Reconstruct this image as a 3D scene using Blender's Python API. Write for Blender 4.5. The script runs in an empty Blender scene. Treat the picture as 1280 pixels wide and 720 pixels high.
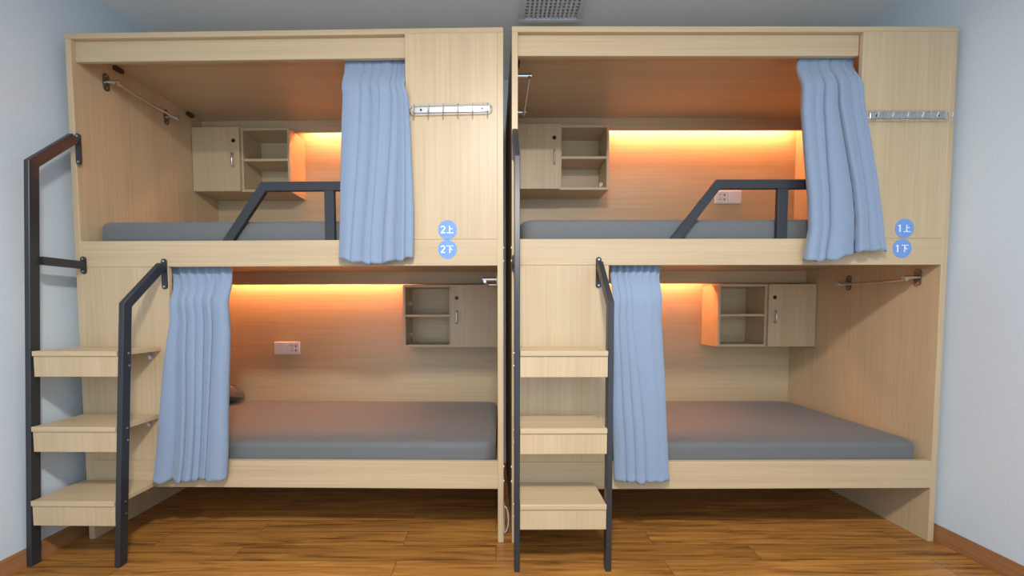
import bpy, bmesh, math, random
from mathutils import Vector, Matrix

random.seed(7)
SC = bpy.context.scene
COL = SC.collection

# ------------------------------------------------------------------ materials
def new_mat(name):
    m = bpy.data.materials.new(name); m.use_nodes = True
    nt = m.node_tree
    return m, nt, nt.nodes['Principled BSDF']

def plain(name, col, rough=.5, metal=0.0, bump=0.0, bscale=200, coat=0.0, sheen=0.0):
    m, nt, b = new_mat(name)
    b.inputs['Base Color'].default_value = (*col, 1)
    b.inputs['Roughness'].default_value = rough
    b.inputs['Metallic'].default_value = metal
    b.inputs['Coat Weight'].default_value = coat
    if sheen:
        b.inputs['Sheen Weight'].default_value = sheen
    tc = nt.nodes.new('ShaderNodeTexCoord')
    n = nt.nodes.new('ShaderNodeTexNoise'); n.inputs['Scale'].default_value = bscale; n.inputs['Detail'].default_value = 3
    nt.links.new(tc.outputs['Object'], n.inputs['Vector'])
    mx = nt.nodes.new('ShaderNodeMixRGB'); mx.blend_type = 'MULTIPLY'; mx.inputs['Fac'].default_value = .12
    mx.inputs['Color1'].default_value = (*col, 1)
    nt.links.new(n.outputs['Fac'], mx.inputs['Color2'])
    nt.links.new(mx.outputs['Color'], b.inputs['Base Color'])
    if bump:
        bp = nt.nodes.new('ShaderNodeBump'); bp.inputs['Strength'].default_value = bump; bp.inputs['Distance'].default_value = .002
        nt.links.new(n.outputs['Fac'], bp.inputs['Height']); nt.links.new(bp.outputs['Normal'], b.inputs['Normal'])
    return m

def wood(name, axis, light, dark, rough=.42):
    m, nt, b = new_mat(name)
    tc = nt.nodes.new('ShaderNodeTexCoord'); oi = nt.nodes.new('ShaderNodeObjectInfo')
    mp = nt.nodes.new('ShaderNodeMapping'); mp2 = nt.nodes.new('ShaderNodeMapping')
    s = [95.0] * 3; s[axis] = 1.6
    s2 = [14.0] * 3; s2[axis] = .7
    mp.inputs['Scale'].default_value = s; mp2.inputs['Scale'].default_value = s2
    ml = nt.nodes.new('ShaderNodeVectorMath'); ml.operation = 'SCALE'; ml.inputs[0].default_value = (3.1, 2.3, 4.7)
    nt.links.new(oi.outputs['Random'], ml.inputs['Scale'])
    ad = nt.nodes.new('ShaderNodeVectorMath'); ad.operation = 'ADD'
    nt.links.new(tc.outputs['Object'], ad.inputs[0]); nt.links.new(ml.outputs[0], ad.inputs[1])
    nt.links.new(ad.outputs[0], mp.inputs['Vector']); nt.links.new(ad.outputs[0], mp2.inputs['Vector'])
    n1 = nt.nodes.new('ShaderNodeTexNoise'); n1.inputs['Scale'].default_value = 1; n1.inputs['Detail'].default_value = 5; n1.inputs['Roughness'].default_value = .65
    n2 = nt.nodes.new('ShaderNodeTexNoise'); n2.inputs['Scale'].default_value = 1; n2.inputs['Detail'].default_value = 3
    nt.links.new(mp.outputs[0], n1.inputs['Vector']); nt.links.new(mp2.outputs[0], n2.inputs['Vector'])
    mixf = nt.nodes.new('ShaderNodeMath'); mixf.operation = 'MULTIPLY_ADD'; mixf.inputs[1].default_value = .65
    h = nt.nodes.new('ShaderNodeMath'); h.operation = 'MULTIPLY'; h.inputs[1].default_value = .35
    nt.links.new(n2.outputs['Fac'], h.inputs[0]); nt.links.new(n1.outputs['Fac'], mixf.inputs[0]); nt.links.new(h.outputs[0], mixf.inputs[2])
    cr = nt.nodes.new('ShaderNodeValToRGB')
    cr.color_ramp.elements[0].position = .32; cr.color_ramp.elements[0].color = (*dark, 1)
    cr.color_ramp.elements[1].position = .62; cr.color_ramp.elements[1].color = (*light, 1)
    nt.links.new(mixf.outputs[0], cr.inputs['Fac'])
    nt.links.new(cr.outputs['Color'], b.inputs['Base Color'])
    b.inputs['Roughness'].default_value = rough
    b.inputs['Coat Weight'].default_value = .05; b.inputs['Coat Roughness'].default_value = .3
    return m

def floor_material():
    m, nt, b = new_mat('laminate_floor')
    tc = nt.nodes.new('ShaderNodeTexCoord')
    br = nt.nodes.new('ShaderNodeTexBrick'); br.offset = .37; br.offset_frequency = 2; br.squash = 1
    br.inputs['Scale'].default_value = 1
    br.inputs['Brick Width'].default_value = 1.21; br.inputs['Row Height'].default_value = .118
    br.inputs['Mortar Size'].default_value = .0012; br.inputs['Mortar Smooth'].default_value = .2; br.inputs['Bias'].default_value = 0
    br.inputs['Color1'].default_value = (0, 0, 0, 1); br.inputs['Color2'].default_value = (1, 1, 1, 1); br.inputs['Mortar'].default_value = (.5, .5, .5, 1)
    nt.links.new(tc.outputs['Object'], br.inputs['Vector'])
    # each plank shifts the grain
    sc = nt.nodes.new('ShaderNodeVectorMath'); sc.operation = 'SCALE'; sc.inputs[0].default_value = (7, 13, 5)
    nt.links.new(br.outputs['Color'], sc.inputs['Scale'])
    ad = nt.nodes.new('ShaderNodeVectorMath'); ad.operation = 'ADD'
    nt.links.new(tc.outputs['Object'], ad.inputs[0]); nt.links.new(sc.outputs[0], ad.inputs[1])
    mp = nt.nodes.new('ShaderNodeMapping'); mp.inputs['Scale'].default_value = (2.2, 34, 1)
    nt.links.new(ad.outputs[0], mp.inputs['Vector'])
    n = nt.nodes.new('ShaderNodeTexNoise'); n.inputs['Scale'].default_value = 1; n.inputs['Detail'].default_value = 7; n.inputs['Roughness'].default_value = .62; n.inputs['Distortion'].default_value = .9
    nt.links.new(mp.outputs[0], n.inputs['Vector'])
    cr = nt.nodes.new('ShaderNodeValToRGB')
    e = cr.color_ramp.elements
    e[0].position = .28; e[0].color = (.10, .034, .008, 1)
    e[1].position = .70; e[1].color = (.58, .265, .058, 1)
    k = e.new(.47); k.color = (.36, .155, .034, 1)
    nt.links.new(n.outputs['Fac'], cr.inputs['Fac'])
    tint = nt.nodes.new('ShaderNodeMapRange'); tint.inputs['To Min'].default_value = .78; tint.inputs['To Max'].default_value = 1.12
    nt.links.new(br.outputs['Color'], tint.inputs['Value'])
    mu = nt.nodes.new('ShaderNodeVectorMath'); mu.operation = 'SCALE'
    nt.links.new(cr.outputs['Color'], mu.inputs[0]); nt.links.new(tint.outputs[0], mu.inputs['Scale'])
    jm = nt.nodes.new('ShaderNodeMixRGB'); jm.inputs['Color2'].default_value = (.06, .022, .008, 1)
    nt.links.new(br.outputs['Fac'], jm.inputs['Fac']); nt.links.new(mu.outputs[0], jm.inputs['Color1'])
    nt.links.new(jm.outputs['Color'], b.inputs['Base Color'])
    b.inputs['Roughness'].default_value = .34
    bp = nt.nodes.new('ShaderNodeBump'); bp.inputs['Strength'].default_value = .08; bp.inputs['Distance'].default_value = .002
    nt.links.new(n.outputs['Fac'], bp.inputs['Height']); nt.links.new(bp.outputs['Normal'], b.inputs['Normal'])
    return m

def cloth_material():
    m, nt, b = new_mat('curtain_cloth')
    tc = nt.nodes.new('ShaderNodeTexCoord')
    mp = nt.nodes.new('ShaderNodeMapping'); mp.inputs['Scale'].default_value = (500, 60, 500)
    n = nt.nodes.new('ShaderNodeTexNoise'); n.inputs['Scale'].default_value = 1; n.inputs['Detail'].default_value = 2
    nt.links.new(tc.outputs['Object'], mp.inputs['Vector']); nt.links.new(mp.outputs[0], n.inputs['Vector'])
    cr = nt.nodes.new('ShaderNodeValToRGB')
    cr.color_ramp.elements[0].position = .3; cr.color_ramp.elements[0].color = (.210, .282, .395, 1)
    cr.color_ramp.elements[1].position = .7; cr.color_ramp.elements[1].color = (.272, .355, .480, 1)
    nt.links.new(n.outputs['Fac'], cr.inputs['Fac']); nt.links.new(cr.outputs['Color'], b.inputs['Base Color'])
    b.inputs['Roughness'].default_value = .85
    b.inputs['Sheen Weight'].default_value = .25
    return m

def emit(name, col, s):
    m, nt, b = new_mat(name)
    b.inputs['Base Color'].default_value = (*col, 1)
    b.inputs['Emission Color'].default_value = (*col, 1)
    b.inputs['Emission Strength'].default_value = s
    return m

LIGHT = (.60, .455, .277); DARK = (.49, .362, .208)
M = dict(
    wv=wood('ash_wood_upright', 2, LIGHT, DARK),
    wh=wood('ash_wood_lengthwise', 0, LIGHT, DARK),
    wd=wood('ash_wood_crosswise', 1, LIGHT, DARK),
    skirt=wood('brown_skirting_wood', 1, (.36, .165, .065), (.24, .10, .037), .35),
    floor=floor_material(),
    wall=plain('pale_blue_paint', (.66, .755, .83), .75, bump=.05, bscale=90),
    ceil=plain('white_ceiling_paint', (.92, .92, .92), .85, bump=.04, bscale=90),
    black=plain('black_powder_coat', (.028, .030, .036), .36, bump=.12, bscale=900),
    cloth=cloth_material(),
    matt=plain('grey_mattress_cloth', (.142, .146, .146), .75, bump=.1, bscale=700, sheen=.15),
    chrome=plain('chrome_metal', (.80, .80, .82), .16, 1.0),
    steel=plain('brushed_steel', (.62, .63, .66), .32, 1.0),
    plate=plain('dark_chrome_plate', (.30, .28, .25), .25, 1.0),
    brown=plain('brown_plastic_bracket', (.055, .03, .018), .5),
    white=plain('white_plastic', (.80, .80, .81), .35),
    dark=plain('dark_socket_holes', (.03, .03, .035), .5),
    lock=plain('black_lock_metal', (.02, .018, .016), .35, .3),
    vent=plain('grey_white_vent_plastic', (.80, .80, .81), .5),
    vent_shade=plain('vent_shade_grey', (.36, .36, .37), .8),  # darker grey puts the shade behind the vanes into the colour
    blue=plain('blue_sticker_vinyl', (.17, .34, .74), .45),
    ink=plain('white_sticker_print', (.9, .93, .98), .5),
    bag=plain('dark_grey_fabric', (.085, .08, .078), .6, bump=.3, bscale=60, sheen=.2),
    led=emit('warm_led_tape', (1.0, .405, .185), 110.0),
)

# ------------------------------------------------------------------ mesh helpers
def box(bm, x0, x1, y0, y1, z0, z1, bev=.0012, seg=1):
    r = bmesh.ops.create_cube(bm, size=1)
    vs = r['verts']
    for v in vs:
        v.co = Vector(((x0 + x1) / 2 + v.co.x * (x1 - x0), (y0 + y1) / 2 + v.co.y * (y1 - y0), (z0 + z1) / 2 + v.co.z * (z1 - z0)))
    if bev:
        es = list({e for v in vs for e in v.link_edges})
        bmesh.ops.bevel(bm, geom=es, offset=bev, offset_type='OFFSET', segments=seg, profile=.5, affect='EDGES')

def ring_frame(t):
    a = Vector((0, 0, 1)) if abs(t.z) < .9 else Vector((1, 0, 0))
    u = t.cross(a).normalized(); return u, t.cross(u).normalized()

def tube(bm, pts, r, n=10, closed=False, cap=True):
    pts = [Vector(p) for p in pts]; N = len(pts); rings = []
    u = None
    for i, p in enumerate(pts):
        if closed: t = (pts[(i + 1) % N] - pts[i - 1]).normalized()
        else: t = (pts[min(i + 1, N - 1)] - pts[max(i - 1, 0)]).normalized()
        if u is None: u, w = ring_frame(t)
        else:
            u = (u - t * u.dot(t)).normalized(); w = t.cross(u).normalized()
        rings.append([bm.verts.new(p + r * (math.cos(2 * math.pi * k / n) * u + math.sin(2 * math.pi * k / n) * w)) for k in range(n)])
    for i in range(N if closed else N - 1):
        a, b = rings[i], rings[(i + 1) % N]
        for k in range(n): bm.faces.new((a[k], a[(k + 1) % n], b[(k + 1) % n], b[k]))
    if cap and not closed:
        bm.faces.new(list(reversed(rings[0]))); bm.faces.new(rings[-1])

def offset_poly(pts, w):
    """outline of a mitred strip of width w along 2-D pts"""
    pts = [Vector(p) for p in pts]; L, R = [], []
    for i, p in enumerate(pts):
        d0 = (pts[i] - pts[i - 1]).normalized() if i else None
        d1 = (pts[i + 1] - pts[i]).normalized() if i < len(pts) - 1 else None
        n0 = Vector((-d0.y, d0.x)) if d0 else None; n1 = Vector((-d1.y, d1.x)) if d1 else None
        if n0 and n1:
            m = (n0 + n1).normalized(); m = m / max(.3, m.dot(n0))
        else: m = n0 or n1
        L.append(p + m * w / 2); R.append(p - m * w / 2)
    return L, R

def strip(bm, pts, w, f0, f1):
    """strip along 2-D pts; f0/f1 turn a 2-D point into the two faces' 3-D points"""
    L, R = offset_poly(pts, w)
    a = [[bm.verts.new(f(q)) for q in side] for f in (f0, f1) for side in (L, R)]
    l0, r0, l1, r1 = a
    for i in range(len(pts) - 1):
        bm.faces.new((l0[i], l0[i + 1], r0[i + 1], r0[i])); bm.faces.new((l1[i], r1[i], r1[i + 1], l1[i + 1]))
        bm.faces.new((l0[i], l1[i], l1[i + 1], l0[i + 1])); bm.faces.new((r0[i], r0[i + 1], r1[i + 1], r1[i]))
    bm.faces.new((l0[0], r0[0], r1[0], l1[0])); bm.faces.new((l0[-1], l1[-1], r1[-1], r0[-1]))

def prism(bm, outline, f0, f1):
    a = [bm.verts.new(f0(p)) for p in outline]; b = [bm.verts.new(f1(p)) for p in outline]; n = len(a)
    bm.faces.new(a); bm.faces.new(list(reversed(b)))
    for i in range(n): bm.faces.new((a[i], b[i], b[(i + 1) % n], a[(i + 1) % n]))

def disc(bm, c, r, axis, d, n=24):
    """short cylinder from c along axis by d"""
    c = Vector(c); t = Vector(axis).normalized(); tube(bm, [c, c + t * d], r, n)

def obj(name, bm, mat, parent=None, base=(0, 0, 0), smooth=True):
    bmesh.ops.translate(bm, verts=bm.verts, vec=-Vector(base))
    bmesh.ops.recalc_face_normals(bm, faces=bm.faces)
    for f in bm.faces: f.smooth = smooth
    for e in bm.edges:
        if len(e.link_faces) == 2 and e.calc_face_angle(0) > .6: e.smooth = False
    me = bpy.data.meshes.new(name); bm.to_mesh(me); bm.free()
    me.materials.append(mat)
    o = bpy.data.objects.new(name, me); COL.objects.link(o)
    if parent: o.parent = parent
    return o

class Frame:
    """a bunk's own frame: x along its front, y into its depth, z up"""
    def __init__(s, x, y, t): s.m = Matrix.Translation((x, y, 0)) @ Matrix.Rotation(t, 4, 'Z'); s.t = t
WORLD = Frame(0, 0, 0)

class Thing:
    def __init__(s, name, label, cat, frame, base, group=None, kind=None):
        s.base = Vector(base)
        e = bpy.data.objects.new(name, None); COL.objects.link(e); e.empty_display_size = .05
        e.location = frame.m @ s.base; e.rotation_euler = (0, 0, frame.t)
        e['label'] = label; e['category'] = cat
        if group: e['group'] = group
        s.root = e
    def part(s, name, bm, mat, parent=None, label=None, smooth=True):
        o = obj(name, bm, mat, parent or s.root, s.base, smooth)
        if label: o['label'] = label
        return o
    def bx(s, name, dims, mat, parent=None, label=None, bev=.0012, seg=1):
        bm = bmesh.new(); box(bm, *dims, bev, seg); return s.part(name, bm, mat, parent, label)

def solo(name, label, cat, bm, mat, frame, base, group=None):
    o = obj(name, bm, mat, None, base)
    o.location = frame.m @ Vector(base); o.rotation_euler = (0, 0, frame.t)
    o['label'] = label; o['category'] = cat
    if group: o['group'] = group
    return o

def structure(name, bm, mat):
    o = obj(name, bm, mat); o['kind'] = 'structure'; return o

# ------------------------------------------------------------------ the room
XL, XR, YB, YF, ZC = -2.09, 2.165, 2.945, -.9, 2.775
def sbox(name, dims, mat, bev=0):
    bm = bmesh.new(); box(bm, *dims, bev); return structure(name, bm, mat)
sbox('floor', (XL - .1, XR + .1, YF, YB + .1, -.08, 0), M['floor'])
sbox('ceiling', (XL - .1, XR + .1, YF, YB + .1, ZC, ZC + .1), M['ceil'])
sbox('wall_left', (XL - .1, XL, YF, YB, 0, ZC), M['wall'])
sbox('wall_right', (XR, XR + .1, YF, YB, 0, ZC), M['wall'])
sbox('wall_back', (XL - .1, XR + .1, YB, YB + .1, 0, ZC), M['wall'])
def skirting(name, x, s):
    bm = bmesh.new()
    prof = [(0, 0), (.013, 0), (.013, .048), (.010, .053), (.010, .070), (.006, .080), (0, .080)]
    prism(bm, prof, lambda p: (x + s * p[0], YF, p[1]), lambda p: (x + s * p[0], YB, p[1]))
    structure(name, bm, M['skirt'])
skirting('baseboard_left', XL, 1); skirting('baseboard_right', XR, -1)

# ------------------------------------------------------------------ the bunks
W, P = 2.06, .0276
HU, RT, RB, LT, LB = 2.435, 1.467, 1.344, .400, .266
DB, DS, ZS = .9565, .822, 2.410
FA = Frame(-2.0216, 1.9477, -.0176)
FB = Frame(.0783, 1.9063, .0031)

def bunk(F, label, xf, xl):
    t = Thing('bunk_bed', label, 'bunk bed', F, (W / 2, DB / 2, 0), 'built-in double-decker sleeping bunks')
    for x0 in (0, W - P): 
        sp = t.bx('side_panel', (x0, x0 + P, 0, DB + .018, 0, ZS), M['wv'])
        out = 0 if x0 == 0 else W
        sg = -1 if x0 == 0 else 1
        for z in (1.428, 1.366, .372, .300):
            bm = bmesh.new(); disc(bm, (out - sg * .001, .014, z), .006, (sg, 0, 0), .0045, 12); t.part('screw_cap', bm, M['white'], sp, 'white plastic cap')
    t.bx('top_panel', (0, W, 0, DB + .018, ZS, HU), M['wh'])
    t.bx('fascia', (P, xf - .001, .020, .038, 2.315, ZS), M['wh'])
    t.bx('front_panel', (xf, W - P, 0, .020, RT + .0006, ZS), M['wv'])
    t.bx('bed_rail', (P, W - P, 0, .025, RB, RT), M['wh'])
    t.bx('bed_rail', (P, W - P, 0, .025, LB, LT), M['wh'])
    t.bx('ladder_panel', (P, xl, 0, .020, LT + .0006, RB - .0006), M['wv'])
    t.bx('back_panel', (P, W - P, DB, DB + .016, .12, ZS), M['wh'])
    t.bx('bed_deck', (P, W - P, .025, DB, 1.397, 1.415), M['wh'])
    t.bx('bed_deck', (P, W - P, .025, DB, .295, .313), M['wh'])
    t.bx('light_valance', (P, W - P, DS, DS + .016, 2.331, ZS), M['wh'])
    t.bx('light_valance', (P, W - P, DS, DS + .016, 1.312, 1.397), M['wh'])
    for x0, sg in ((P, 1), (W - P, -1)):
        for y in (.225, .71):
            a, b = sorted((x0, x0 + sg * .022))
            t.bx('corner_bracket', (a, b, y - .022, y + .022, ZS - .022, ZS), M['brown'], label='small dark brown plastic bracket', bev=.003, seg=2)
    return t

bunk(FA, 'pale wood two-deck bunk bed with blue stickers numbered 2', 1.605, .452)
bunk(FB, 'pale wood two-deck bunk bed with blue stickers numbered 1', 1.621, .458)

# ------------------------------------------------------------------ mattresses
def mattress(F, z0, z1, y0, label):
    bm = bmesh.new()
    x0, x1 = P + .014, W - P - .012
    r = bmesh.ops.create_cube(bm, size=1)
    for v in bm.verts:
        v.co = Vector(((x0 + x1) / 2 + v.co.x * (x1 - x0), (y0 + DB - .005) / 2 + v.co.y * (DB - .005 - y0), (z0 + z1) / 2 + v.co.z * (z1 - z0)))
    vert = [e for e in bm.edges if abs(e.verts[0].co.z - e.verts[1].co.z) > .01]
    bmesh.ops.bevel(bm, geom=vert, offset=.075, segments=8, profile=.5, affect='EDGES')
    rim = [e for e in bm.edges if e.verts[0].co.z > z1 - 1e-4 and e.verts[1].co.z > z1 - 1e-4 and len(e.link_faces) == 2 and e.calc_face_angle(0) > 1]
    bmesh.ops.bevel(bm, geom=rim, offset=.034, segments=7, profile=.5, affect='EDGES')
    rim = [e for e in bm.edges if e.verts[0].co.z < z0 + 1e-4 and e.verts[1].co.z < z0 + 1e-4 and len(e.link_faces) == 2 and e.calc_face_angle(0) > 1]
    bmesh.ops.bevel(bm, geom=rim, offset=.02, segments=4, profile=.5, affect='EDGES')
    solo('mattress', label, 'mattress', bm, M['matt'], F, (W / 2, .5, z0), 'grey bunk mattresses')
mattress(FA, 1.4155, 1.573, .052, 'grey mattress on the upper deck of the bunk numbered 2')
mattress(FB, 1.4155, 1.573, .052, 'grey mattress on the upper deck of the bunk numbered 1')
mattress(FA, .3135, .484, .030, 'grey mattress on the lower deck of the bunk numbered 2')
mattress(FB, .3135, .484, .030, 'grey mattress on the lower deck of the bunk numbered 1')

# ------------------------------------------------------------------ ladders
def ladder(F, label, lean):
    """lean(z): sideways drift of the posts"""
    t = Thing('bunk_ladder', label, 'ladder', F, (.21, -.12, 0), 'black steel bunk ladders')
    YF0, DEP = -.22, .040
    def post(x, pts, name='post'):
        bm = bmesh.new()
        dense = []
        strip(bm, pts, DEP, lambda q: (x + lean(q.y), q.x, q.y), lambda q: (x + .0235 + lean(q.y), q.x, q.y))
        bmesh.ops.recalc_face_normals(bm, faces=bm.faces)
        bmesh.ops.bevel(bm, geom=bm.edges[:], offset=.002, segments=1, affect='EDGES')
        return t.part(name, bm, M['black'])
    yc = YF0 + DEP / 2
    def plate(par, x, z0, z1):
        bm = bmesh.new()
        xc, w = x + .012, .013
        out = [(xc + w * math.cos(a), z1 - w + w * math.sin(a)) for a in [math.pi * k / 8 for k in range(9)]] + \
              [(xc + w * math.cos(a), z0 + w + w * math.sin(a)) for a in [math.pi + math.pi * k / 8 for k in range(9)]]
        prism(bm, out, lambda p: (p[0], -.0062, p[1]), lambda p: (p[0], -.0004, p[1]))
        t.part('mounting_plate', bm, M['black'], par)
        for z in (z0 + .012, z1 - .012):
            bm = bmesh.new(); disc(bm, (xc, -.006, z), .005, (0, -1, 0), .003, 12); t.part('bolt', bm, M['steel'], par, 'silver bolt head')
    # tall post beside the bunk's edge
    p1 = post(.001, [(yc, 0), (yc, 1.762), (-.022, 1.945)])
    plate(p1, .001 + lean(1.9), 1.828, 1.972)
    bm = bmesh.new(); strip(bm, [(yc + .02, 1.352), (-.006, 1.352)], .036, lambda q: (.002 + lean(1.35), q.x, q.y), lambda q: (.0235 + lean(1.35), q.x, q.y))
    t.part('cross_link', bm, M['black'], p1)
    plate(p1, .001 + lean(1.35), 1.311, 1.394)
    # short post on the bunk's inner side
    p2 = post(.397, [(yc, 0), (yc, 1.158), (-.022, 1.345)])
    plate(p2, .397 + lean(1.3), 1.237, 1.382)
    for zt in (.300, .630, .960):
        l = lean(zt)
        bm = bmesh.new(); box(bm, .0255 + l, .396 + l, YF0 - .006, -.0005, zt - .022, zt, .0015)
        tr = t.part('step', bm, M['wh'])
        t.bx('apron', (.0255 + l, .396 + l, YF0, YF0 + .018, zt - .112, zt - .0225), M['wv'], tr)
        for x in (.335, .06):
            bm = bmesh.new()
            prism(bm, [(-.001, zt - .023), (-.042, zt - .023), (-.042, zt - .026), (-.006, zt - .045), (-.001, zt - .062)],
                  lambda p: (x + l, p[0], p[1]), lambda p: (x + l + .016, p[0], p[1]))
            t.part('angle_bracket', bm, M['steel'], tr, 'small metal angle bracket')
        for px, par, sg in ((.397 + .0235 + l, p2, 1), (.001 + l, p1, -1)):
            for dz in (.012, .066):
                bm = bmesh.new(); disc(bm, (px - sg * .001, yc + .004, zt - dz), .0045, (sg, 0, 0), .0035, 12)
                t.part('bolt', bm, M['steel'], par, 'silver bolt head')
ladder(FA, 'black post ladder with three wooden steps by the blue wall and brown skirting', lambda z: -.056 + .088 * min(z, 1.4) / 1.4)
ladder(FB, 'black post ladder with three wooden steps in front of the bunk numbered 1', lambda z: 0.0)

# ------------------------------------------------------------------ guard rails
def guard(F, x0, xb, xp, xe, label):
    t = Thing('guard_rail', label, 'guard rail', F, ((x0 + xe) / 2, .045, 1.415), 'black steel guard rails of the upper decks')
    y0, y1 = .0265, .0495
    f0 = lambda q: (q.x, y0, q.y); f1 = lambda q: (q.x, y1, q.y)
    def piece(name, pts, w):
        bm = bmesh.new(); strip(bm, pts, w, f0, f1)
        bmesh.ops.recalc_face_normals(bm, faces=bm.faces); bmesh.ops.bevel(bm, geom=bm.edges[:], offset=.002, segments=1, affect='EDGES')
        return t.part(name, bm, M['black'])
    k = (xb - x0) / (1.727 - 1.479)
    piece('top_rail', [(x0 - k * .045, 1.434), (xb + .012, 1.729), (xe, 1.729)], .043)
    piece('post', [(xp, 1.417), (xp, 1.709)], .048)
    bm = bmesh.new(); box(bm, xe - .001, xe + .005, .0262, .0500, 1.695, 1.765, .002); t.part('end_plate', bm, M['black'])
guard(FA, .728, .895, 1.225, 1.56, 'black guard rail on the upper deck of the bunk numbered 2')
guard(FB, .790, .970, 1.293, 1.56, 'black guard rail on the upper deck of the bunk numbered 1')

# ------------------------------------------------------------------ wall cabinets
def cabinet(F, x0, z0, door_left, label):
    Wc, Hc, yf, yb, T = .634, .413, .745, .9555, .016
    t = Thing('wall_cabinet', label, 'cabinet', F, (x0 + Wc / 2, .85, z0), 'small wooden wall cabinets')
    x1, z1 = x0 + Wc, z0 + Hc
    xm = x0 + .318 if door_left else x1 - .318
    sx0, sx1 = (xm, x1) if door_left else (x0, xm)     # open side
    bm = bmesh.new()
    box(bm, x0, x1, yf, yb, z0, z0 + T); box(bm, x0, x1, yf, yb, z1 - T, z1)
    for x in (x0, x1 - T, xm - T / 2): box(bm, x, x + T, yf + .0003, yb, z0 + T, z1 - T)
    box(bm, x0 + T, x1 - T, yb - .008, yb - .0005, z0 + T, z1 - T)
    t.part('carcass', bm, M['wh'])
    zm = z0 + Hc * .505
    t.bx('shelf', (sx0 + (T / 2 if door_left else T) + .0005, sx1 - (T if door_left else T / 2) - .0005, yf + .006, yb - .009, zm - .008, zm + .008), M['wh'])
    dx0, dx1 = (x0 + .001, xm - .005) if door_left else (xm + .005, x1 - .001)
    d = t.bx('door', (dx0, dx1, yf - .019, yf - .0005, z0 + .001, z1 - .001), M['wv'])
    hx = dx1 - .038 if door_left else dx0 + .038
    bm = bmesh.new(); disc(bm, (hx, yf - .0195, z1 - .088), .0125, (0, 1, 0), .006, 20)
    lk = t.part('lock', bm, M['lock'], d, 'round black lock')
    za, zb = z1 - .262, z1 - .165
    bm = bmesh.new()
    tube(bm, [(hx, yf - .019, za + .008), (hx, yf - .036, za + .009), (hx, yf - .041, za + .016), (hx, yf - .041, zb - .016), (hx, yf - .036, zb - .009), (hx, yf - .019, zb - .008)], .0052, 10)
    t.part('handle', bm, M['steel'], d, 'silver bar handle')
    # shelf fittings on the side of the open half
    sx = (sx1 - T) if door_left else (sx0 + T)
    sg = -1 if door_left else 1
    for z in (z0 + .075, zm + .085):
        bm = bmesh.new(); a, b = sorted((sx, sx + sg * .010)); box(bm, a, b, yb - .075, yb - .050, z - .018, z + .018, .003)
        t.part('hinge', bm, M['chrome'], None, 'small chrome hinge')
cabinet(FA, .0296, 1.916, True, 'small wall cabinet with door and open shelves, upper deck of bunk numbered 2')
cabinet(FB, .0296, 1.916, True, 'small wall cabinet with door and open shelves, upper deck of bunk numbered 1')
cabinet(FA, W - P - .636, .890, False, 'small wall cabinet with open shelves and door, lower deck of bunk numbered 2')
cabinet(FB, W - P - .636, .890, False, 'small wall cabinet with open shelves and door, lower deck of bunk numbered 1')

# ------------------------------------------------------------------ LED tapes behind the valances
def led(F, x0, x1, z, label):
    bm = bmesh.new(); box(bm, x0, x1, .900, .912, z - .004, z, 0)
    solo('led_strip', label, 'light strip', bm, M['led'], F, ((x0 + x1) / 2, .906, z), 'warm light strips behind the valances')
led(FA, .68, 2.0, 2.4095, 'glowing warm light strip beside the cabinet, upper deck, bunk numbered 2')
led(FB, .68, 2.0, 2.4095, 'glowing warm light strip beside the cabinet, upper deck, bunk numbered 1')
led(FA, .06, 1.385, 1.3965, 'glowing warm light strip above the wall sockets, lower deck, bunk numbered 2')
led(FB, .06, 1.385, 1.3965, 'glowing warm light strip beside the cabinet, lower deck, bunk numbered 1')

# ------------------------------------------------------------------ clothes rails
def clothes_rail(F, x, s, z, label, ya=.162, yb=.53):
    t = Thing('clothes_rail', label, 'clothes rail', F, (x, (ya + yb) / 2, z), 'short chrome clothes rails on side panels')
    for y in (ya, yb):
        bm = bmesh.new()
        r, h = .016, .044
        out = [(y + r * math.cos(a), z + h - r + r * math.sin(a)) for a in [math.pi * k / 8 for k in range(9)]] + \
              [(y + r * math.cos(a), z - h + r + r * math.sin(a)) for a in [math.pi + math.pi * k / 8 for k in range(9)]]
        prism(bm, out, lambda p: (x, p[0], p[1]), lambda p: (x + s * .006, p[0], p[1]))
        pl = t.part('mounting_plate', bm, M['plate'])
        bm = bmesh.new(); tube(bm, [(x + s * .005, y, z), (x + s * .078, y, z)], .0105, 14); t.part('peg', bm, M['chrome'], pl)
        for dz in (.031, -.031):
            bm = bmesh.new(); disc(bm, (x + s * .006, y, z + dz), .0035, (s, 0, 0), .002, 10); t.part('screw', bm, M['steel'], pl)
    bm = bmesh.new()
    tube(bm, [(x + s * .066, ya - .010, z - .012), (x + s * .066, (ya + yb) / 2, z - .012), (x + s * .066, yb + .012, z - .010)], .0075, 12)
    t.part('rail', bm, M['chrome'])
clothes_rail(FA, P + .0006, 1, 2.300, 'chrome clothes rail on the side panel, upper deck of bunk numbered 2')
clothes_rail(FB, P + .0006, 1, 2.305, 'chrome clothes rail on the side panel, upper deck of bunk numbered 1')
clothes_rail(FA, W - P - .0006, -1, 1.292, 'chrome clothes rail near the cabinet door, lower deck of bunk numbered 2', .16, .58)
clothes_rail(FB, W - P - .0006, -1, 1.292, 'chrome clothes rail on the side panel, lower deck of bunk numbered 1', .10, .49)

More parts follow.
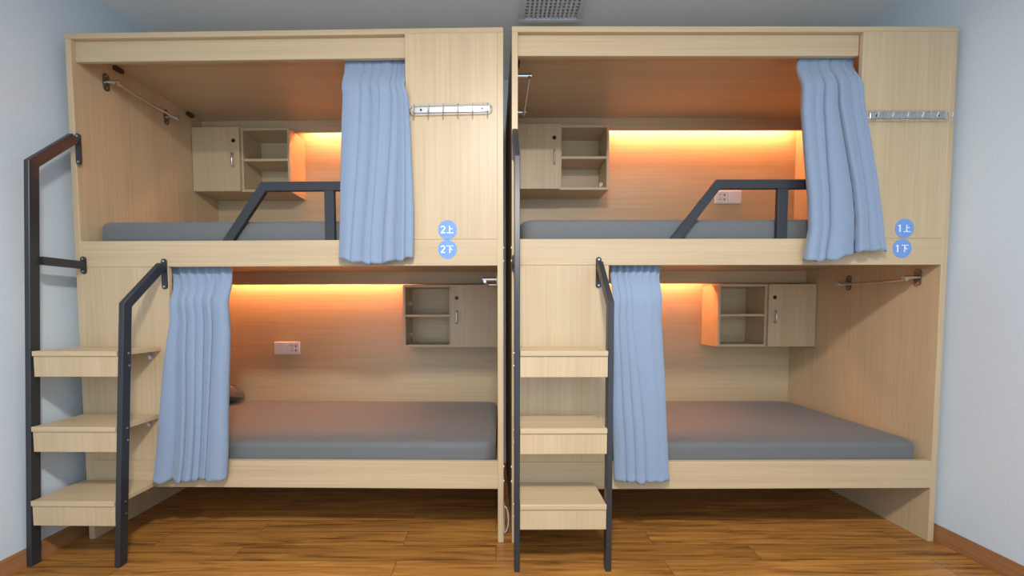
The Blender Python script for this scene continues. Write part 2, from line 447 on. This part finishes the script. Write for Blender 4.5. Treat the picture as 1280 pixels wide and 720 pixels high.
# ------------------------------------------------------------------ hook racks
def hook_rack(F, x0, z, label, tilt=0.0):
    L, H = .382, .042
    t = Thing('hook_rack', label, 'hook rack', F, (x0 + L / 2, 0, z), 'silver six-hook racks')
    zz = lambda x: z + tilt * (x - x0)
    bm = bmesh.new()
    box(bm, x0 + .022, x0 + L - .012, -.007, -.0005, -.013, .013, .001)
    for v in bm.verts: v.co.z += zz(v.co.x)
    pl = t.part('back_plate', bm, M['steel'])
    for x in (x0 + .052, x0 + L - .045):
        bm = bmesh.new(); disc(bm, (x, -.007, zz(x)), .005, (0, -1, 0), .002, 12); t.part('screw', bm, M['lock'], pl, 'dark screw head')
    bm = bmesh.new(); r = H / 2; pts = []
    for k in range(11):
        a = math.pi / 2 + math.pi * k / 10; x = x0 + r + r * math.cos(a); pts.append((x, -.012, zz(x) + r * math.sin(a)))
    for k in range(11):
        a = -math.pi / 2 + math.pi * k / 10; x = x0 + L - r + r * math.cos(a); pts.append((x, -.012, zz(x) + r * math.sin(a)))
    tube(bm, pts, .0022, 8, closed=True); t.part('wire_frame', bm, M['chrome'])
    for k in range(6):
        x = x0 + .022 + k * (L - .042) / 5; c = zz(x)
        bm = bmesh.new()
        tube(bm, [(x, -.0075, c + .021), (x, -.0145, c + .021), (x, -.016, c + .012), (x, -.017, c - .010), (x, -.018, c - .022), (x, -.022, c - .030), (x, -.030, c - .033), (x, -.038, c - .029), (x, -.044, c - .018), (x, -.047, c - .008)], .0021, 8)
        h = t.part('hook', bm, M['chrome'])
        bm = bmesh.new(); bmesh.ops.create_uvsphere(bm, u_segments=10, v_segments=8, radius=.0038)
        bmesh.ops.translate(bm, verts=bm.verts, vec=(x, -.0472, c - .006)); t.part('hook_tip', bm, M['chrome'], h)
hook_rack(FA, 1.626, 2.062, 'silver six-hook rack on the panel above the stickers numbered 2', .012)
hook_rack(FB, 1.639, 2.030, 'silver six-hook rack on the panel above the stickers numbered 1')

# ------------------------------------------------------------------ number stickers
def arc(cx, cz, r, a0, a1, n=10):
    return [(cx + r * math.cos(math.radians(a0 + (a1 - a0) * k / n)), cz + r * math.sin(math.radians(a0 + (a1 - a0) * k / n))) for k in range(n + 1)]
# strokes in a cell one unit high: (points, width)
GLYPH = {
    '2': [(arc(.30, .72, .24, 165, -38, 14) + [(.07, .075)], .15), ([(.02, .065), (.60, .065)], .13)],
    '1': [([(.10, .80), (.34, .93)], .13), ([(.36, 1.0), (.36, 0)], .155)],
    'up': [([(.40, 1.0), (.40, .06)], .12), ([(.40, .60), (.82, .60)], .11), ([(0, .055), (.95, .055)], .11)],
    'down': [([(0, .94), (.95, .94)], .11), ([(.44, .94), (.44, 0)], .13), ([(.52, .62), (.78, .38)], .13)],
}
def sticker(F, x, z, digit, char, label):
    R = .0445
    t = Thing('number_sticker', label, 'sticker', F, (x, 0, z), 'round blue bed number stickers')
    bm = bmesh.new(); disc(bm, (x, -.0002, z), R, (0, -1, 0), .0012, 48); t.part('disc', bm, M['blue'])
    S = .0345
    def glyph(name, g, gx, gz, s, lab, depth=.0008):
        for i, (pts, w) in enumerate([None] * 0 or GLYPH[g]): pass
        bm = bmesh.new()
        for i, (pts, w) in enumerate(GLYPH[g]):
            d = -.00225 - .00012 * i
            P2 = [Vector((gx + p[0] * s, gz + p[1] * s)) for p in pts]
            strip(bm, P2, w * s, lambda q: (q.x, d, q.y), lambda q: (q.x, -.0013, q.y))
        t.part(name, bm, M['ink'], None, lab, smooth=False)
    glyph('digit', digit, x - (.032 if digit == '2' else .034), z - S / 2, S, 'white figure ' + digit)
    glyph('character', char, x - .004, z - S / 2, S, 'white character')
sticker(FA, 1.797, 1.513, '2', 'up', 'round blue sticker 2上, above the other sticker numbered 2')
sticker(FA, 1.796, 1.421, '2', 'down', 'round blue sticker 2下, on the rail below the other one numbered 2')
sticker(FB, 1.849, 1.514, '1', 'up', 'round blue sticker 1上, above the other sticker numbered 1')
sticker(FB, 1.842, 1.420, '1', 'down', 'round blue sticker 1下, on the rail below the other one numbered 1')

# ------------------------------------------------------------------ sockets on the back panels
def wall_plate(F, x, z, kind, label):
    S = .0465
    t = Thing('power_socket' if kind == 'socket' else 'blank_plate', label, 'power socket' if kind == 'socket' else 'wall plate', F, (x, DB, z),
              'white power sockets' if kind == 'socket' else 'white blank wall plates')
    bm = bmesh.new(); box(bm, x - S, x + S, DB - .010, DB - .0004, z - S, z + S, .003, 2); pl = t.part('plate', bm, M['white'])
    bm = bmesh.new(); box(bm, x - S + .007, x + S - .007, DB - .0118, DB - .0095, z - S + .007, z + S - .007, .001); t.part('cover', bm, M['white'])
    if kind == 'socket':
        y0, y1 = DB - .0122, DB - .0112
        bm = bmesh.new()
        for dx in (-.017, -.004): box(bm, x + dx - .0018, x + dx + .0018, y0, y1, z + .013, z + .023, 0)
        box(bm, x - .0122, x - .0088, y0, y1, z - .006, z + .003, 0)
        for dx in (-.017, -.004): box(bm, x + dx - .0018, x + dx + .0018, y0, y1, z - .022, z - .012, 0)
        t.part('pin_hole', bm, M['dark'])
        for dz in (.014, -.017):
            bm = bmesh.new(); box(bm, x + .015, x + .023, y0, y1, z + dz - .007, z + dz + .007, 0); t.part('usb_port', bm, M['dark'], None, 'dark charging port')
wall_plate(FA, .455, .865, 'blank', 'white blank plate beside the socket, lower deck of bunk numbered 2')
wall_plate(FA, .549, .865, 'socket', 'white power socket on the back panel, lower deck of bunk numbered 2')
wall_plate(FB, 1.514, 1.925, 'socket', 'white power socket behind the guard rail of bunk numbered 1')
wall_plate(FB, 1.608, 1.925, 'blank', 'white blank plate beside the socket, upper deck of bunk numbered 1')

# ------------------------------------------------------------------ curtains
def lerp_tab(tab, v):
    for (a, x), (b, y) in zip(tab, tab[1:]):
        if v <= b: return x + (y - x) * (v - a) / (b - a)
    return tab[-1][1]
def smooth(a, b, v):
    k = min(1, max(0, (v - a) / (b - a))); return k * k * (3 - 2 * k)

def curtain(F, zt, zb, left, right, ctop, cbot, label, seed, amp=.02, ytop=.062, ybot=-.016, cross=(.026, .20), pleat=.0):
    rnd = random.Random(seed)
    NU, NV = 260, 90
    n = len(ctop) - 1
    amps = [rnd.uniform(.7, 1.3) for _ in range(n)]; skew = [rnd.choice((.62, .75, 1.35, 1.6)) for _ in range(n)]; lean = [rnd.choice((-1, 1, 1)) * rnd.uniform(.25, .5) for _ in range(n)]
    phs = [rnd.uniform(0, 6.28) for _ in range(8)]
    bm = bmesh.new(); grid = []
    for j in range(NV + 1):
        v = j / NV
        x0, x1 = lerp_tab(left, v), lerp_tab(right, v)
        cr = [a + (b - a) * smooth(0, 1, v) for a, b in zip(ctop, cbot)]
        row = []
        for i in range(NU + 1):
            u = i / NU
            k = 0
            while k < n - 1 and u > cr[k + 1]: k += 1
            wdt = max(1e-4, cr[k + 1] - cr[k]); q = (u - cr[k]) / wdt
            real = wdt * (x1 - x0)
            dpt = min(amp * 1.5, real * .55) * amps[k] * (.7 + .3 * v)
            hgt = (max(0, math.sin(math.pi * min(1, max(0, q)) ** skew[k])) ** .40) * dpt * (.35 + .65 * smooth(0, .22, v))
            # fine secondary ripples and the gathered heading
            hgt += .0012 * math.sin(u * 19 + phs[0] + v * 1.5) * (.4 + v) + .0005 * math.sin(u * 41 + phs[1])
            hgt += (1 - smooth(.02, .13, v)) * pleat * math.sin(u * 44 + phs[2])
            y = ytop + (ybot - ytop) * smooth(cross[0], cross[1], v) - hgt
            y -= .006 * math.sin(v * 2.6) + (.0016 if v > .972 else 0) + (.0014 * smooth(0, .02, v) if v < .075 else 0)
            sway = .0035 * math.sin(v * 7 + u * 5 + phs[3]) * v
            x = x0 + (x1 - x0) * u + sway + lean[k] * min(real, .035) * max(0, math.sin(math.pi * q)) ** .7 * smooth(.03, .3, v) * (1 if 0 < k < n - 1 else .25)
            z = zt + (zb(u) - zt) * v + (.004 * math.sin(u * 30 + phs[4]) - .22 * (hgt - .015)) * smooth(.8, 1, v)
            row.append(bm.verts.new((x, y, z)))
        grid.append(row)
    for j in range(NV):
        for i in range(NU):
            bm.faces.new((grid[j][i], grid[j][i + 1], grid[j + 1][i + 1], grid[j + 1][i]))
    xm = (left[0][1] + right[0][1]) / 2
    o = solo('curtain', label, 'curtain', bm, M['cloth'], F, (xm, .05, zt), 'blue privacy curtains')
    for p in o.data.polygons: p.use_smooth = True
    o.data.edges.foreach_set('use_edge_sharp', [False] * len(o.data.edges))
    md = o.modifiers.new('thickness', 'SOLIDIFY'); md.thickness = .0025; md.offset = 1
    # hem: a doubled strip along the bottom
    j0 = int(NV * .965)
    return o

curtain(FA, 2.338, lambda u: 1.376 - .026 * math.sin(math.pi * min(1, u * 1.05)),
        [(0, 1.300), (.05, 1.302), (.22, 1.320), (.49, 1.309), (.75, 1.296), (1, 1.287)], [(0, 1.594), (.11, 1.600), (.17, 1.603), (.23, 1.621), (.38, 1.631), (.60, 1.640), (.76, 1.642), (1, 1.634)],
        [0, .31, .46, .60, .78, .86, .93, 1], [0, .19, .33, .46, .61, .76, .88, 1],
        'blue curtain hanging down the upper deck of the bunk numbered 2', 3)
curtain(FB, 2.338, lambda u: 1.360 + .044 * u - .012 * math.sin(2 * math.pi * u),
        [(0, 1.372), (.15, 1.329), (.30, 1.327), (.53, 1.352), (.71, 1.373), (.85, 1.378), (1, 1.355)], [(0, 1.640), (.05, 1.625), (.16, 1.605), (.28, 1.613), (.47, 1.649), (.67, 1.690), (.82, 1.715), (1, 1.738)],
        [0, .19, .36, .57, .76, .90, 1], [0, .15, .26, .62, .79, .91, 1],
        'blue curtain flaring wide over the upper deck of the bunk numbered 1', 5, .022)
curtain(FA, 1.375, lambda u: .306 + .016 * u,
        [(0, .420), (.04, .425), (.14, .474), (.27, .477), (.41, .452), (.63, .420), (.85, .386), (1, .362)], [(0, .720), (.06, .728), (.14, .748), (.34, .757), (.64, .742), (.86, .730), (1, .714)],
        [0, .10, .27, .41, .55, .72, 1], [0, .26, .42, .54, .62, .72, 1],
        'blue pleated curtain hanging beside the ladder over lower bunk numbered 2', 11, pleat=.007)
curtain(FB, 1.375, lambda u: .322 - .004 * u,
        [(0, .486), (.05, .482), (.27, .467), (.64, .477), (1, .487)], [(0, .735), (.09, .710), (.27, .697), (.53, .718), (.82, .739), (1, .751)],
        [0, .13, .27, .37, 1], [0, .20, .36, .55, 1],
        'smooth blue curtain hanging over the lower deck of the bunk numbered 1', 17, .018, pleat=.006)

# ------------------------------------------------------------------ dark bundle on the lower mattress
bm = bmesh.new()
bmesh.ops.create_icosphere(bm, subdivisions=5, radius=1)
rb = random.Random(4)
for v in bm.verts:
    c = v.co.copy()
    fold = .07 * math.sin(4 * c.x + 3 * c.z) + .035 * math.sin(7 * c.y + 4 * c.x) + .018 * math.sin(9 * c.z + 6 * c.y)
    k = 1 + fold
    peak = max(0, .8 - abs(c.x - .2)) * max(0, c.z)
    v.co = Vector((.140 + c.x * .090 * k, .855 + c.y * .070 * k, .5465 + (c.z * .045 * k if c.z > 0 else c.z * .053) + .028 * peak))
solo('cloth_bundle', 'dark grey crumpled cloth bundle behind the curtain on the mattress', 'cloth bundle', bm, M['bag'], FA, (.140, .855, .486))

# ------------------------------------------------------------------ air vent on the ceiling
VX0, VX1, VY0, VY1, FRM = .134, .487, 1.98, 2.352, .033
t = Thing('air_vent', 'square grey-white air vent grille on the ceiling above the bunks', 'air vent', WORLD, ((VX0 + VX1) / 2, (VY0 + VY1) / 2, ZC))
bm = bmesh.new()
for d in ((VX0, VX1, VY0, VY0 + FRM), (VX0, VX1, VY1 - FRM, VY1), (VX0, VX0 + FRM, VY0 + FRM, VY1 - FRM), (VX1 - FRM, VX1, VY0 + FRM, VY1 - FRM)):
    box(bm, *d, ZC - .022, ZC - .0005, .003, 2)
t.part('frame', bm, M['vent'])
t.bx('duct_shade_sheet', (VX0 + FRM, VX1 - FRM, VY0 + FRM, VY1 - FRM, ZC - .003, ZC - .0005), M['vent_shade'], label='grey sheet standing in for the shade inside the vent', bev=0)  # flat sheet on the ceiling, its grey stands in for a shaded recess
ix0, ix1, iy0, iy1 = VX0 + FRM, VX1 - FRM, VY0 + FRM, VY1 - FRM
for k in range(11):
    x = ix0 + (k + .9) * (ix1 - ix0) / 11.8
    bm = bmesh.new(); box(bm, x - .0055, x + .0055, iy0, iy1, ZC - .020, ZC - .006, .001); t.part('vane', bm, M['vent'])
for k in range(13):
    y = iy0 + (k + .7) * (iy1 - iy0) / 13.4
    bm = bmesh.new(); box(bm, ix0, ix1, y - .004, y + .004, ZC - .010, ZC - .0035, .001); t.part('cross_vane', bm, M['vent'])

# ------------------------------------------------------------------ white cable in the gap between the bunks
bm = bmesh.new()
cp = [(2.064, .05, .155), (2.072, .05, .150), (2.080, .055, .125), (2.084, .06, .09), (2.083, .065, .055), (2.078, .07, .028), (2.070, .075, .010), (2.064, .09, .0045), (2.064, .20, .0045), (2.066, .40, .0045)]
def catmull(p, n=8):
    p = [Vector(q) for q in p]; out = []
    for i in range(len(p) - 1):
        a, b, c, d = p[max(i - 1, 0)], p[i], p[i + 1], p[min(i + 2, len(p) - 1)]
        for k in range(n):
            s = k / n
            out.append(.5 * ((2 * b) + (c - a) * s + (2 * a - 5 * b + 4 * c - d) * s * s + (3 * b - a - 3 * c + d) * s ** 3))
    return out + [p[-1]]
tube(bm, catmull(cp), .003, 8)
solo('white_cable', 'thin white cable curving to the floor between the two bunks', 'cable', bm, M['white'], FA, (2.064, .05, .0))

# ------------------------------------------------------------------ light
def area(name, loc, rot, sx, sy, e, col):
    l = bpy.data.lights.new(name, 'AREA'); l.shape = 'RECTANGLE'; l.size = sx; l.size_y = sy; l.energy = e; l.color = col
    o = bpy.data.objects.new(name, l); COL.objects.link(o); o.location = loc; o.rotation_euler = rot; return o
area('ceiling_lamp', (.0, -.10, 2.74), (0, 0, 0), .28, .28, 57, (1.0, .94, .89))
w = bpy.data.worlds.new('daylight'); SC.world = w; w.use_nodes = True
bg = w.node_tree.nodes['Background']; bg.inputs['Color'].default_value = (.64, .82, 1.0, 1); bg.inputs['Strength'].default_value = 1.05

# ------------------------------------------------------------------ camera
cam = bpy.data.cameras.new('camera'); co = bpy.data.objects.new('camera', cam); COL.objects.link(co)
cam.sensor_fit = 'HORIZONTAL'; cam.sensor_width = 36; cam.lens = 502.04 / 1280 * 36
cam.shift_x = (640 - 619.24) / 1280; cam.shift_y = (412.08 - 360) / 1280
cam.clip_start = .02
co.location = (0, 0, 1.1282)
co.rotation_mode = 'XYZ'
co.matrix_world = Matrix.Translation((0, 0, 1.1282)) @ Matrix.Rotation(math.pi / 2 - .0461, 4, 'X') @ Matrix.Rotation(-.0019, 4, 'Z')
SC.camera = co

vs = SC.view_settings
vs.view_transform = 'Standard'; vs.look = 'None'; vs.gamma = 1; vs.exposure = 0.72; vs.use_curve_mapping = False
SC.cycles.use_denoising = True
SC.cycles.max_bounces = 10; SC.cycles.diffuse_bounces = 6
SC.cycles.sample_clamp_indirect = 6
